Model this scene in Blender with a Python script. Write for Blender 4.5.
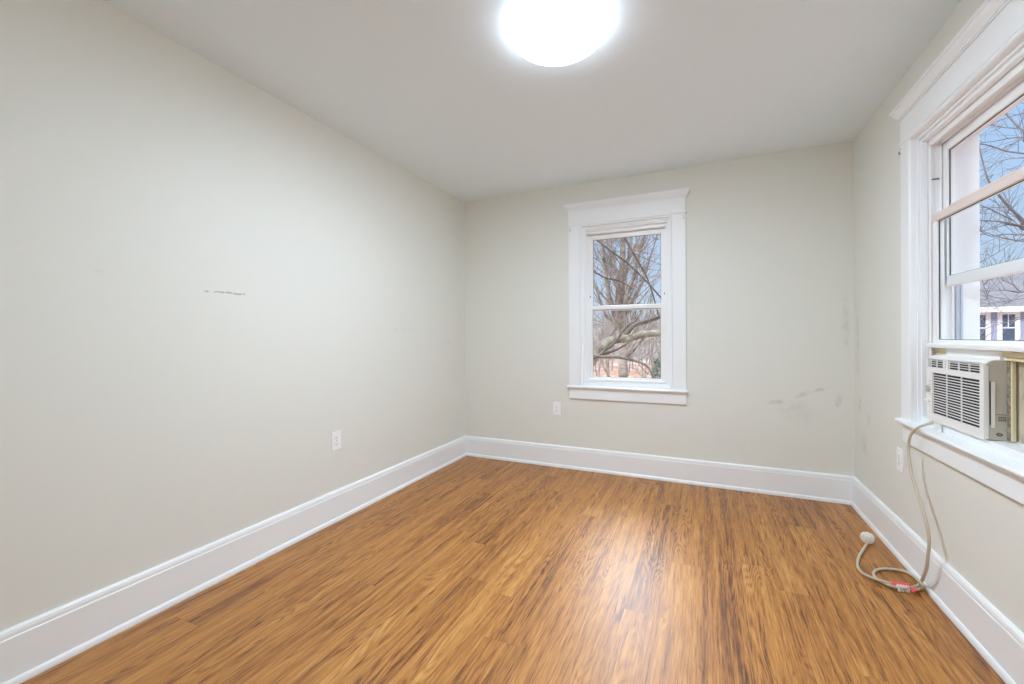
import bpy, bmesh, math, random
from mathutils import Vector, Matrix, noise as mnoise

for o in list(bpy.data.objects):
    bpy.data.objects.remove(o, do_unlink=True)
scene = bpy.context.scene
COL = scene.collection

# ------------------------------------------------------------------ camera
F_PX, YAW, PY, CAM_H = 421.448, 0.42543, 337.447, 1.14026
ROLL, PITCH = -0.0061377, -0.0023447
_s, _c = math.sin(YAW), math.cos(YAW)
_R, _F, _Z = Vector((_c, _s, 0)), Vector((-_s, _c, 0)), Vector((0, 0, 1))
FWD = _F * math.cos(PITCH) + _Z * math.sin(PITCH)
_Z1 = -_F * math.sin(PITCH) + _Z * math.cos(PITCH)
CX = _R * math.cos(ROLL) + _Z1 * math.sin(ROLL)
CY = -_R * math.sin(ROLL) + _Z1 * math.cos(ROLL)
EYE = Vector((0, 0, CAM_H))
cd = bpy.data.cameras.new('camera')
cd.sensor_fit = 'HORIZONTAL'
cd.sensor_width = 36.0
cd.lens = F_PX / 1024 * 36.0
cd.shift_y = (PY - 342.0) / 1024.0
cd.clip_start = 0.02
cd.clip_end = 500
cam = bpy.data.objects.new('camera', cd)
COL.objects.link(cam)
m = Matrix.Identity(4)
for i in range(3):
    m[i][0], m[i][1], m[i][2], m[i][3] = CX[i], CY[i], -FWD[i], EYE[i]
cam.matrix_world = m
scene.camera = cam

# ------------------------------------------------------------------ world, sun, exposure
world = bpy.data.worlds.new('sky')
scene.world = world
world.use_nodes = True
wn, wl = world.node_tree.nodes, world.node_tree.links
bg = wn['Background']
tc = wn.new('ShaderNodeTexCoord')
sx = wn.new('ShaderNodeSeparateXYZ')
wl.new(tc.outputs['Generated'], sx.inputs[0])
rp = wn.new('ShaderNodeValToRGB')
rp.color_ramp.elements[0].position = 0.0
rp.color_ramp.elements[0].color = (0.20, 0.235, 0.27, 1)
rp.color_ramp.elements[1].position = 1.0
rp.color_ramp.elements[1].color = (0.92, 0.97, 1.0, 1)
for p_, c_ in ((0.12, (0.165, 0.215, 0.28, 1)), (0.34, (0.125, 0.19, 0.285, 1)), (0.52, (0.85, 0.93, 1.0, 1))):
    e_ = rp.color_ramp.elements.new(p_)
    e_.color = c_
wl.new(sx.outputs['Z'], rp.inputs[0])
# added bright sky patch, above the camera's view, to put sheen on the floor
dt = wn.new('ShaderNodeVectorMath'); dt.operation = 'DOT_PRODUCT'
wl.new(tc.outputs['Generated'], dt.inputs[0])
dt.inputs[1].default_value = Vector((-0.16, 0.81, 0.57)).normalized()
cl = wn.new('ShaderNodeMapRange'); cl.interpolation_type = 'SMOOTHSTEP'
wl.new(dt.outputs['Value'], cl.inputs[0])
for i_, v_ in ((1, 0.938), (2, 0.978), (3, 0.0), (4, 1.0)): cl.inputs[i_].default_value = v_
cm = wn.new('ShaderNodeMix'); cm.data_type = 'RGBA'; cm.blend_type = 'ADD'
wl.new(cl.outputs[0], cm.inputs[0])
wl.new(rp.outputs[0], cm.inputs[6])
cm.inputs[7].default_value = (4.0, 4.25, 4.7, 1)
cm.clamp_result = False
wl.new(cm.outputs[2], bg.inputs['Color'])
bg.inputs['Strength'].default_value = 3.4      # clear blue low down; unseen upper sky brightened to light the room

sd = bpy.data.lights.new('sun', 'SUN')
sd.energy = 2.2
sd.angle = 0.02
sd.color = (1.0, 0.95, 0.88)
sun = bpy.data.objects.new('sun', sd)
sun.rotation_euler = Vector((0.55, 0.75, -0.62)).to_track_quat('-Z', 'Y').to_euler()
COL.objects.link(sun)
LAMP_STRENGTH = 156.0
scene.cycles.max_bounces = 16
scene.cycles.sample_clamp_direct = 12.0
scene.cycles.diffuse_bounces = 12
scene.cycles.transparent_max_bounces = 24

vs = scene.view_settings
vs.view_transform = 'Standard'
vs.look = 'None'
vs.exposure = 0.0
vs.gamma = 1.0
vs.use_curve_mapping = False

# ------------------------------------------------------------------ helpers
rng = random.Random(7)
XL, XR, YB, YR, H = -2.0961, 0.9238, 3.5246, -0.75, 2.44
WT = 0.17


def srgb(r, g, b):
    def f(v):
        v /= 255.0
        return v / 12.92 if v <= 0.04045 else ((v + 0.055) / 1.055) ** 2.4
    return (f(r), f(g), f(b), 1.0)


def px_ray(px, py):
    return FWD + CX * ((px - 512) / F_PX) - CY * ((py - PY) / F_PX)


def at_y(px, py, y):
    d = px_ray(px, py)
    return EYE + d * (y / d.y)


def at_x(px, py, x):
    d = px_ray(px, py)
    return EYE + d * (x / d.x)


def at_z(px, py, z):
    d = px_ray(px, py)
    return EYE + d * ((z - CAM_H) / d.z)


class MB:
    def __init__(self):
        self.v, self.f, self.s = [], [], []

    def add(self, verts, faces, smooth=False):
        o = len(self.v)
        self.v += [tuple(p) for p in verts]
        self.f += [tuple(i + o for i in q) for q in faces]
        self.s += [smooth] * len(faces)
        return self

    def bm(self, b, smooth=False):
        b.verts.index_update()
        self.add([v.co[:] for v in b.verts], [[v.index for v in f.verts] for f in b.faces], smooth)
        b.free()
        return self

    def box(self, x0, x1, y0, y1, z0, z1, bev=0.0, seg=2, smooth=False):
        if x0 > x1: x0, x1 = x1, x0
        if y0 > y1: y0, y1 = y1, y0
        if z0 > z1: z0, z1 = z1, z0
        b = bmesh.new()
        bmesh.ops.create_cube(b, size=1)
        for v in b.verts:
            v.co = ((x0 + x1) / 2 + v.co.x * (x1 - x0), (y0 + y1) / 2 + v.co.y * (y1 - y0), (z0 + z1) / 2 + v.co.z * (z1 - z0))
        if bev > 0:
            bmesh.ops.bevel(b, geom=list(b.edges), offset=bev, segments=seg, profile=0.5, affect='EDGES', clamp_overlap=True)
        return self.bm(b, smooth)

    def prism(self, prof, axis, a, b, smooth=False, caps=True):
        """closed 2-D profile swept along an axis: 'x' -> (y,z), 'y' -> (x,z), 'z' -> (x,y)"""
        n = len(prof)

        def P(p, t):
            return {'x': (t, p[0], p[1]), 'y': (p[0], t, p[1]), 'z': (p[0], p[1], t)}[axis]
        vs_ = [P(p, a) for p in prof] + [P(p, b) for p in prof]
        self.add(vs_, [(i, (i + 1) % n, n + (i + 1) % n, n + i) for i in range(n)], smooth)
        if caps:
            self.add(vs_, [tuple(range(n - 1, -1, -1)), tuple(range(n, 2 * n))])
        return self

    def loft(self, loops, smooth=False, close=True, cap0=False, cap1=False):
        n = len(loops[0])
        vs_ = [p for l in loops for p in l]
        fs = []
        for k in range(len(loops) - 1):
            for i in range(n if close else n - 1):
                j = (i + 1) % n
                fs.append((k * n + i, k * n + j, (k + 1) * n + j, (k + 1) * n + i))
        self.add(vs_, fs, smooth)
        if cap0: self.add(loops[0], [tuple(range(n - 1, -1, -1))], False)
        if cap1: self.add(loops[-1], [tuple(range(n))], False)
        return self

    def tube(self, pts, rad, sides=8, smooth=True, caps=True, squash=1.0):
        pts = [Vector(p) for p in pts]
        if not hasattr(rad, '__len__'): rad = [rad] * len(pts)
        t0 = (pts[1] - pts[0]).normalized()
        up = Vector((0, 0, 1)) if abs(t0.z) < 0.9 else Vector((1, 0, 0))
        nrm = t0.cross(up).normalized()
        loops = []
        for i, p in enumerate(pts):
            t = (pts[min(i + 1, len(pts) - 1)] - pts[max(i - 1, 0)])
            if t.length < 1e-9: t = t0
            t.normalize()
            nrm = (nrm - t * nrm.dot(t))
            if nrm.length < 1e-6: nrm = t.orthogonal()
            nrm.normalize()
            bi = t.cross(nrm)
            loops.append([p + (nrm * math.cos(a) + bi * math.sin(a) * squash) * rad[i] for a in (2 * math.pi * k / sides for k in range(sides))])
        return self.loft(loops, smooth, True, caps, caps)

    def lathe(self, prof, axis_o, seg=48, smooth=True):
        """prof: (r, z) list; revolved about a vertical axis through axis_o"""
        loops = [[(axis_o[0] + r * math.cos(2 * math.pi * k / seg), axis_o[1] + r * math.sin(2 * math.pi * k / seg), axis_o[2] + z) for k in range(seg)] for r, z in prof]
        return self.loft(loops, smooth, True, prof[0][0] > 1e-5, prof[-1][0] > 1e-5)

    def build(self, name, mat, parent=None, kind=None, label=None):
        me = bpy.data.meshes.new(name)
        me.from_pydata(self.v, [], self.f)
        for p, s in zip(me.polygons, self.s): p.use_smooth = s
        me.update()
        b = bmesh.new(); b.from_mesh(me)
        bmesh.ops.recalc_face_normals(b, faces=b.faces)
        b.to_mesh(me); b.free()
        if mat: me.materials.append(mat)
        o = bpy.data.objects.new(name, me)
        COL.objects.link(o)
        if parent: o.parent = parent
        if kind: o['kind'] = kind
        if label: o['label'] = label
        return o


def tag(o, label, cat, group=None, kind=None):
    o['label'] = label
    o['category'] = cat
    if group: o['group'] = group
    if kind: o['kind'] = kind
    return o


def empty(name, loc=(0, 0, 0), rz=0.0):
    o = bpy.data.objects.new(name, None)
    o.empty_display_size = 0.1
    o.location = loc
    o.rotation_euler = (0, 0, rz)
    COL.objects.link(o)
    return o


def smooth_path(pts, per=6):
    pts = [Vector(p) for p in pts]
    out = []
    for i in range(len(pts) - 1):
        p0, p1, p2, p3 = pts[max(i - 1, 0)], pts[i], pts[i + 1], pts[min(i + 2, len(pts) - 1)]
        for k in range(per):
            t = k / per
            out.append(0.5 * ((2 * p1) + (p2 - p0) * t + (2 * p0 - 5 * p1 + 4 * p2 - p3) * t * t + (3 * p1 - p0 - 3 * p2 + p3) * t ** 3))
    out.append(pts[-1])
    return out


# ------------------------------------------------------------------ materials
class NT:
    def __init__(self, name):
        self.m = bpy.data.materials.new(name)
        self.m.use_nodes = True
        self.t = self.m.node_tree
        self.n, self.l = self.t.nodes, self.t.links
        self.p = self.n['Principled BSDF']

    def node(self, ty, **kw):
        n = self.n.new(ty)
        for k, v in kw.items(): setattr(n, k, v)
        return n

    def val(self, sock, v):
        if isinstance(v, bpy.types.NodeSocket): self.l.new(v, sock)
        else: sock.default_value = v

    def math(self, op, a, b=0.0, c=0.0, clamp=False):
        n = self.node('ShaderNodeMath', operation=op, use_clamp=clamp)
        self.val(n.inputs[0], a); self.val(n.inputs[1], b); self.val(n.inputs[2], c)
        return n.outputs[0]

    def comb(self, x, y, z):
        n = self.node('ShaderNodeCombineXYZ')
        for i, v in enumerate((x, y, z)): self.val(n.inputs[i], v)
        return n.outputs[0]

    def noise(self, vec, scale=5, detail=3, rough=0.5, dist=0.0):
        n = self.node('ShaderNodeTexNoise')
        if vec is not None: self.l.new(vec, n.inputs['Vector'])
        n.inputs['Scale'].default_value = scale
        n.inputs['Detail'].default_value = detail
        n.inputs['Roughness'].default_value = rough
        n.inputs['Distortion'].default_value = dist
        return n.outputs['Fac']

    def ramp(self, fac, stops):
        n = self.node('ShaderNodeValToRGB')
        e = n.color_ramp.elements
        while len(e) < len(stops): e.new(0.5)
        for k, (p, c) in enumerate(stops):
            e[k].position = p
            e[k].color = c if len(c) == 4 else (*c, 1)
        self.l.new(fac, n.inputs[0])
        return n.outputs[0]

    def mix(self, fac, a, b, mode='MIX'):
        n = self.node('ShaderNodeMix', data_type='RGBA', blend_type=mode)
        self.val(n.inputs[0], fac); self.val(n.inputs[6], a); self.val(n.inputs[7], b)
        return n.outputs[2]

    def smooth(self, v, a, b, lo=0.0, hi=1.0):
        n = self.node('ShaderNodeMapRange', interpolation_type='SMOOTHSTEP')
        self.val(n.inputs[0], v)
        for i, q in zip((1, 2, 3, 4), (a, b, lo, hi)): n.inputs[i].default_value = q
        return n.outputs[0]

    def pos(self):
        g = self.node('ShaderNodeNewGeometry')
        s = self.node('ShaderNodeSeparateXYZ')
        self.l.new(g.outputs['Position'], s.inputs[0])
        return g.outputs['Position'], s.outputs[0], s.outputs[1], s.outputs[2]

    def bump(self, h, strength=0.1, dist=0.002):
        n = self.node('ShaderNodeBump')
        n.inputs['Strength'].default_value = strength
        n.inputs['Distance'].default_value = dist
        self.l.new(h, n.inputs['Height'])
        self.l.new(n.outputs[0], self.p.inputs['Normal'])


def simple(name, col, rough=0.5, var=0.04, scale=12.0, spec=0.5, metal=0.0, bump=0.0):
    """plain procedural material: colour with a faint noise variation"""
    t = NT(name)
    tcn = t.node('ShaderNodeTexCoord')
    nz = t.noise(tcn.outputs['Object'], scale, 4)
    c2 = tuple(v * (1 - var * 2) for v in col[:3]) + (1,)
    t.l.new(t.mix(nz, col, c2), t.p.inputs['Base Color'])
    t.p.inputs['Roughness'].default_value = rough
    t.p.inputs['Specular IOR Level'].default_value = spec
    t.p.inputs['Metallic'].default_value = metal
    if bump: t.bump(nz, bump)
    return t.m


def wall_paint(name, col, stains=(), scuffs=()):
    """matt paint; stains are rubbed grey smudges at fixed places (u axis, centre, radii, angle, strength)"""
    t = NT(name)
    P, X, Y, Z = t.pos()
    fine = t.noise(P, 160, 3, 0.6)
    broad = t.noise(P, 1.3, 3)
    base = t.mix(t.math('MULTIPLY', broad, 0.5), col, tuple(v * 0.965 for v in col[:3]) + (1,))
    mask = None
    rub = t.smooth(t.noise(P, 14, 5, 0.65, 0.6), 0.36, 0.66)
    warp = t.math('MULTIPLY', t.math('SUBTRACT', t.noise(P, 9, 3), 0.5), 0.9)
    for ax, cu, cz, ru, rz, ang, st in stains:
        U = X if ax == 'x' else Y
        du, dz = t.math('SUBTRACT', U, cu), t.math('SUBTRACT', Z, cz)
        ca, sa = math.cos(ang), math.sin(ang)
        a = t.math('DIVIDE', t.math('ADD', t.math('MULTIPLY', du, ca), t.math('MULTIPLY', dz, sa)), ru)
        b = t.math('DIVIDE', t.math('SUBTRACT', t.math('MULTIPLY', dz, ca), t.math('MULTIPLY', du, sa)), rz)
        d = t.math('ADD', t.math('SQRT', t.math('ADD', t.math('MULTIPLY', a, a), t.math('MULTIPLY', b, b))), warp)
        k = t.math('MULTIPLY', t.math('MULTIPLY', t.smooth(d, 1.1, 0.25), rub), st)
        mask = k if mask is None else t.math('MAXIMUM', mask, k)
    for ax, u0, u1, cz, hw, st in scuffs:
        U = X if ax == 'x' else Y
        line = t.math('ABSOLUTE', t.math('SUBTRACT', t.math('SUBTRACT', Z, cz), t.math('MULTIPLY', t.math('SUBTRACT', t.noise(P, 22, 2), 0.5), 0.012)))
        k = t.smooth(line, hw, hw * 0.3)
        k = t.math('MULTIPLY', k, t.math('MULTIPLY', t.smooth(U, u0, u0 + 0.02), t.smooth(U, u1, u1 - 0.02)))
        k = t.math('MULTIPLY', t.math('MULTIPLY', k, t.smooth(t.noise(P, 45, 3), 0.42, 0.56)), st)
        mask = k if mask is None else t.math('MAXIMUM', mask, k)
    if mask is not None:
        base = t.mix(mask, base, srgb(104, 100, 90))
    t.l.new(base, t.p.inputs['Base Color'])
    t.p.inputs['Roughness'].default_value = 0.62
    t.p.inputs['Specular IOR Level'].default_value = 0.35
    t.bump(fine, 0.06, 0.001)
    return t.m


WALLC = srgb(231, 232, 226)
M = {}
M['wall_left'] = wall_paint('paint_left', WALLC,
    [('y', 2.6, 1.20, 0.22, 0.02, 0.0, 0.10), ('y', 3.2, 1.09, 0.12, 0.016, 0.0, 0.10), ('y', 0.82, 1.40, 0.03, 0.01, 0.0, 0.12)],
    [('y', 1.18, 1.40, 1.360, 0.006, 0.50)])
M['wall_back'] = wall_paint('paint_back', WALLC,
    [('x', 0.47, 0.66, 0.07, 0.020, 0.2, 0.30), ('x', 0.63, 0.72, 0.07, 0.020, 0.5, 0.27), ('x', 0.74, 0.76, 0.06, 0.016, 0.25, 0.32),
     ('x', 0.84, 0.69, 0.025, 0.06, -0.3, 0.34), ('x', 0.60, 0.60, 0.14, 0.10, 0.0, 0.13), ('x', 0.88, 1.20, 0.03, 0.30, 0.0, 0.16)])
M['wall_right'] = wall_paint('paint_right', WALLC,
    [('y', 3.42, 0.68, 0.03, 0.07, 0.4, 0.32), ('y', 3.25, 0.62, 0.03, 0.06, 0.4, 0.27), ('y', 3.33, 0.45, 0.10, 0.09, 0.0, 0.14),
     ('y', 3.45, 1.1, 0.04, 0.35, 0.0, 0.16)])
M['wall_rear'] = wall_paint('paint_rear', WALLC)
M['ceiling'] = wall_paint('paint_ceiling', srgb(236, 246, 253))
M['trim'] = simple('trim_white_gloss', srgb(245, 248, 251), 0.38, 0.012, 5, 0.5)
M['vinyl'] = simple('vinyl_white', srgb(244, 245, 246), 0.35, 0.01, 6, 0.5)
M['primer'] = simple('primer_pinkish', srgb(230, 216, 209), 0.5, 0.02, 20)
M['dark_gasket'] = simple('gasket_dark', srgb(70, 68, 66), 0.6)
M['track'] = simple('screen_track_grey', srgb(190, 200, 214), 0.4)
M['plastic'] = simple('appliance_plastic', srgb(242, 242, 240), 0.42, 0.015, 15)
M['side_plastic'] = simple('appliance_side_yellowed', srgb(206, 201, 190), 0.5, 0.04, 18)
M['black'] = simple('recess_black', srgb(18, 18, 20), 0.7)
M['metal'] = simple('galvanised_metal', srgb(170, 172, 175), 0.4, 0.05, 20, metal=0.8)
M['outlet'] = simple('outlet_white', srgb(250, 250, 250), 0.35, 0.01)
M['slot'] = simple('slot_grey', srgb(120, 118, 112), 0.6)
M['cord'] = simple('cord_beige', srgb(206, 196, 174), 0.5, 0.05, 40)
M['plug'] = simple('plug_white', srgb(236, 233, 226), 0.45, 0.03, 40)
M['red'] = simple('tag_red', srgb(236, 92, 92), 0.5, 0.06, 60)
M['beige'] = simple('beige_rail', srgb(236, 228, 192), 0.5, 0.05, 20)
M['ink'] = simple('label_ink', srgb(96, 94, 92), 0.6)
M['siding'] = simple('siding_lavender_grey', srgb(160, 166, 192), 0.7, 0.05, 3)
M['white_ext'] = simple('exterior_white', srgb(238, 238, 240), 0.6, 0.03, 3)
M['pane_dark'] = simple('dark_pane', srgb(84, 100, 124), 0.12, 0.2, 1.5)
M['stool_dirt'] = M['trim']


def mk_accordion():
    t = NT('accordion_dirty_beige')
    P, X, Y, Z = t.pos()
    nz = t.noise(t.comb(t.math('MULTIPLY', X, 60), t.math('MULTIPLY', Y, 60), t.math('MULTIPLY', Z, 9)), 1, 5, 0.65)
    t.l.new(t.ramp(nz, [(0.3, srgb(146, 134, 112)), (0.5, srgb(196, 188, 168)), (0.8, srgb(210, 202, 182))]), t.p.inputs['Base Color'])
    t.p.inputs['Roughness'].default_value = 0.6
    return t.m


def mk_foam():
    t = NT('foam_dirty_grey')
    P, X, Y, Z = t.pos()
    nz = t.noise(P, 70, 5, 0.7)
    t.l.new(t.ramp(nz, [(0.34, srgb(92, 84, 72)), (0.6, srgb(166, 156, 138))]), t.p.inputs['Base Color'])
    t.p.inputs['Roughness'].default_value = 0.9
    return t.m


def mk_glass():
    t = NT('window_glass')
    tr = t.node('ShaderNodeBsdfTransparent')
    tr.inputs[0].default_value = (0.97, 0.98, 0.985, 1)
    gl = t.node('ShaderNodeBsdfGlossy')
    gl.inputs['Roughness'].default_value = 0.02
    fr = t.node('ShaderNodeFresnel')
    ge = t.node('ShaderNodeNewGeometry')
    t.l.new(t.math('ADD', 1.05, t.math('MULTIPLY', ge.outputs['Backfacing'], 1 / 1.05 - 1.05)), fr.inputs[0])
    mx = t.node('ShaderNodeMixShader')
    t.l.new(fr.outputs[0], mx.inputs[0])
    t.l.new(tr.outputs[0], mx.inputs[1])
    t.l.new(gl.outputs[0], mx.inputs[2])
    t.l.new(mx.outputs[0], t.n['Material Output'].inputs[0])
    return t.m


def mk_lamp():
    t = NT('lamp_diffuser')
    t.p.inputs['Base Color'].default_value = (0.9, 0.9, 0.9, 1)
    nz = t.noise(None, 3, 1)
    t.l.new(t.mix(nz, (0.87, 1.01, 1.155, 1), (0.87, 1.005, 1.145, 1)), t.p.inputs['Emission Color'])
    tcn = t.node('ShaderNodeTexCoord')
    sp_ = t.node('ShaderNodeSeparateXYZ')
    t.l.new(tcn.outputs['Object'], sp_.inputs[0])
    # the lamp board sits under the middle of the cover: the rim is dimmer
    st = t.smooth(sp_.outputs[2], -.070, -.061, LAMP_STRENGTH, 7.0)
    t.l.new(st, t.p.inputs['Emission Strength'])
    return t.m


def mk_floor():
    t = NT('oak_plank_floor')
    P, X, Y, Z = t.pos()
    W, L = 0.152, 1.22
    u = t.math('DIVIDE', X, W)
    row = t.math('FLOOR', u)
    wn1 = t.node('ShaderNodeTexWhiteNoise', noise_dimensions='1D')
    t.l.new(row, wn1.inputs['W'])
    v = t.math('ADD', t.math('DIVIDE', Y, L), t.math('MULTIPLY', wn1.outputs['Value'], 7.0))
    colm = t.math('FLOOR', v)
    wn2 = t.node('ShaderNodeTexWhiteNoise', noise_dimensions='2D')
    t.l.new(t.comb(row, colm, 0.0), wn2.inputs['Vector'])
    r = wn2.outputs['Value']
    off = t.math('MULTIPLY', r, 23.0)

    def g(kx, ky, sc=1.0, det=4, ro=0.55, di=0.0):
        return t.noise(t.comb(t.math('ADD', t.math('MULTIPLY', X, kx), off), t.math('ADD', t.math('MULTIPLY', Y, ky), off), off), sc, det, ro, di)
    streak = g(19, 0.9, 1, 5, 0.62, 0.25)
    mid = g(60, 1.8, 1, 5, 0.65, 0.2)
    fine = g(260, 7.0, 1, 3, 0.6)
    # cathedral figure: contour lines of a smooth elongated field, only on some planks
    field = g(8.5, 0.9, 1, 2, 0.45, 0.25)
    rings = t.math('ABSOLUTE', t.math('SUBTRACT', t.math('FRACT', t.math('ADD', t.math('MULTIPLY', field, 26.0), t.math('MULTIPLY', fine, 0.5))), 0.5))
    ringm = t.smooth(rings, 0.0, 0.4)
    where = t.smooth(g(5, 1.3, 1, 2), 0.46, 0.60)
    k = t.math('MULTIPLY', t.math('SUBTRACT', streak, 0.5), 0.70)
    k = t.math('ADD', k, t.math('MULTIPLY', t.math('SUBTRACT', mid, 0.5), 0.62))
    k = t.math('ADD', k, t.math('MULTIPLY', t.math('SUBTRACT', fine, 0.5), 0.62))
    k = t.math('ADD', k, t.math('MULTIPLY', t.math('MULTIPLY', t.math('SUBTRACT', ringm, 0.6), where), 0.17))
    fibre = g(125, 9.0, 1, 4, 0.7, 0.3)
    k = t.math('ADD', k, t.math('MULTIPLY', t.math('SUBTRACT', fibre, 0.5), 0.55))
    flame = t.smooth(g(26, 3.4, 1, 3, 0.6, 1.1), 0.60, 0.74)
    k = t.math('SUBTRACT', k, t.math('MULTIPLY', flame, 0.16))
    k = t.math('ADD', k, t.math('MULTIPLY', t.math('SUBTRACT', r, 0.5), 0.11))
    k = t.math('ADD', k, 0.485)
    col = t.ramp(k, [(0.14, srgb(64, 34, 10)), (0.30, srgb(116, 67, 22)), (0.43, srgb(160, 102, 41)), (0.60, srgb(188, 129, 60)), (0.86, srgb(212, 160, 94))])
    fu = t.math('ABSOLUTE', t.math('SUBTRACT', t.math('FRACT', u), 0.5))
    fv = t.math('ABSOLUTE', t.math('SUBTRACT', t.math('FRACT', v), 0.5))
    seam = t.math('MAXIMUM', t.smooth(fu, 0.4935, 0.4985), t.smooth(fv, 0.4990, 0.4998))
    col = t.mix(t.math('MULTIPLY', seam, 0.28), col, srgb(84, 48, 24))
    t.l.new(col, t.p.inputs['Base Color'])
    t.l.new(t.math('ADD', 0.33, t.math('MULTIPLY', mid, 0.16)), t.p.inputs['Roughness'])
    t.p.inputs['Specular IOR Level'].default_value = 0.7
    t.bump(t.math('SUBTRACT', k, seam), 0.08, 0.001)
    return t.m


def mk_bark(name, a, b, c, sc=6.0):
    t = NT(name)
    tcn = t.node('ShaderNodeTexCoord')
    nz = t.noise(tcn.outputs['Object'], sc, 5, 0.65, 0.4)
    t.l.new(t.ramp(nz, [(0.32, a), (0.52, b), (0.72, c)]), t.p.inputs['Base Color'])
    t.p.inputs['Roughness'].default_value = 0.85
    t.bump(nz, 0.5, 0.02)
    return t.m


def mk_ground():
    t = NT('leaf_litter')
    P, X, Y, Z = t.pos()
    leaf = t.noise(P, 2.2, 6, 0.75)
    patch = t.noise(P, 0.22, 3, 0.6)
    v = t.node('ShaderNodeTexVoronoi')
    v.inputs['Scale'].default_value = 1.6
    t.l.new(P, v.inputs['Vector'])
    col = t.ramp(leaf, [(0.30, srgb(86, 66, 53)), (0.45, srgb(141, 102, 80)), (0.56, srgb(154, 118, 99)), (0.68, srgb(167, 154, 148))])
    col = t.mix(t.smooth(patch, 0.50, 0.62), col, srgb(162, 156, 159))
    brush = t.ramp(t.noise(P, 1.1, 6, 0.7), [(0.35, srgb(80, 72, 66)), (0.55, srgb(115, 106, 100)), (0.7, srgb(136, 129, 123))])
    far = t.smooth(t.math('ADD', Y, t.math('MULTIPLY', t.noise(P, 0.15, 3), 16.0)), 66.0, 70.0)
    col = t.mix(far, col, brush)
    t.l.new(col, t.p.inputs['Base Color'])
    t.p.inputs['Roughness'].default_value = 0.95
    return t.m


def mk_roof():
    t = NT('shingles_grey')
    P, X, Y, Z = t.pos()
    b = t.node('ShaderNodeTexBrick')
    t.l.new(t.comb(X, t.math('MULTIPLY', Z, 1.6), 0.0), b.inputs['Vector'])
    b.inputs['Scale'].default_value = 2.2
    b.inputs['Color1'].default_value = srgb(126, 125, 132)
    b.inputs['Color2'].default_value = srgb(108, 106, 115)
    b.inputs['Mortar'].default_value = srgb(80, 79, 87)
    b.inputs['Mortar Size'].default_value = 0.03
    nz = t.noise(P, 4, 4)
    t.l.new(t.mix(t.math('MULTIPLY', nz, 0.4), b.outputs['Color'], srgb(100, 99, 108)), t.p.inputs['Base Color'])
    t.p.inputs['Roughness'].default_value = 0.9
    return t.m


M['accordion'], M['foam'], M['glass'], M['lamp'], M['floor'] = mk_accordion(), mk_foam(), mk_glass(), mk_lamp(), mk_floor()
M['bark_tan'] = mk_bark('bark_tan', srgb(104, 94, 88), srgb(154, 144, 136), srgb(186, 178, 172), 5)
M['bark_grey'] = mk_bark('bark_grey', srgb(90, 87, 90), srgb(128, 124, 129), srgb(157, 156, 162), 5)
M['bark_dark'] = mk_bark('bark_dark', srgb(65, 57, 52), srgb(101, 90, 84), srgb(131, 122, 115), 6)
M['bark_lichen'] = mk_bark('bark_lichen', srgb(73, 64, 57), srgb(128, 120, 108), srgb(175, 181, 162), 4)
M['bark_far'] = mk_bark('bark_far', srgb(116, 108, 104), srgb(152, 144, 140), srgb(178, 172, 170), 2)
M['ground'], M['roof'] = mk_ground(), mk_roof()
M['evergreen'] = simple('evergreen_leaf', srgb(148, 156, 146), 0.8, 0.15, 6)


# ------------------------------------------------------------------ window dimensions (shared by walls and windows)
WB = (-0.935, -0.233)               # back window, jamb to jamb (x)
WR = (1.800, 2.610)                 # right window, jamb to jamb (y)
Z_SILL, Z_HEAD = 0.700, 2.065

# ------------------------------------------------------------------ room shell
fl = MB().box(XL - WT, XR + WT, YR - WT, YB + WT, -0.12, 0.0).build('floor', M['floor'])
tag(fl, 'oak-look wood plank floor running toward the far wall', 'floor', kind='structure')
ce = MB().box(XL - WT, XR + WT, YR - WT, YB + WT, H, H + 0.15).build('ceiling', M['ceiling'])
tag(ce, 'smooth flat off-white ceiling over the whole room', 'ceiling', kind='structure')
wL = MB().box(XL - WT, XL, YR, YB, 0, H).build('wall_left', M['wall_left'])
tag(wL, 'long plain pale grey-green left wall with a thin scuff mark', 'wall', kind='structure')
mb = MB()
mb.box(XL - WT, WB[0], YB, YB + WT, 0, H).box(WB[1], XR + WT, YB, YB + WT, 0, H)
mb.box(WB[0], WB[1], YB, YB + WT, 0, Z_SILL).box(WB[0], WB[1], YB, YB + WT, Z_HEAD, H)
wB = mb.build('wall_back', M['wall_back'])
tag(wB, 'pale grey-green far wall around the small window, smudged near its right corner', 'wall', kind='structure')
mb = MB()
mb.box(XR, XR + WT, YR, WR[0], 0, H).box(XR, XR + WT, WR[1], YB, 0, H)
mb.box(XR, XR + WT, WR[0], WR[1], 0, Z_SILL).box(XR, XR + WT, WR[0], WR[1], Z_HEAD, H)
wR = mb.build('wall_right', M['wall_right'])
tag(wR, 'pale grey-green right wall around the window with the air conditioner', 'wall', kind='structure')
wN = MB().box(XL - WT, XR + WT, YR - WT, YR, 0, H).build('wall_rear', M['wall_rear'])
tag(wN, 'plain painted wall behind the viewpoint', 'wall', kind='structure')

BASE = [(0, 0.186), (0.007, 0.186), (0.013, 0.180), (0.016, 0.171), (0.0165, 0.160), (0.019, 0.157), (0.019, 0.024),
        (0.0235, 0.023), (0.028, 0.017), (0.0305, 0.008), (0.0305, 0.0), (0, 0)]


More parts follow.
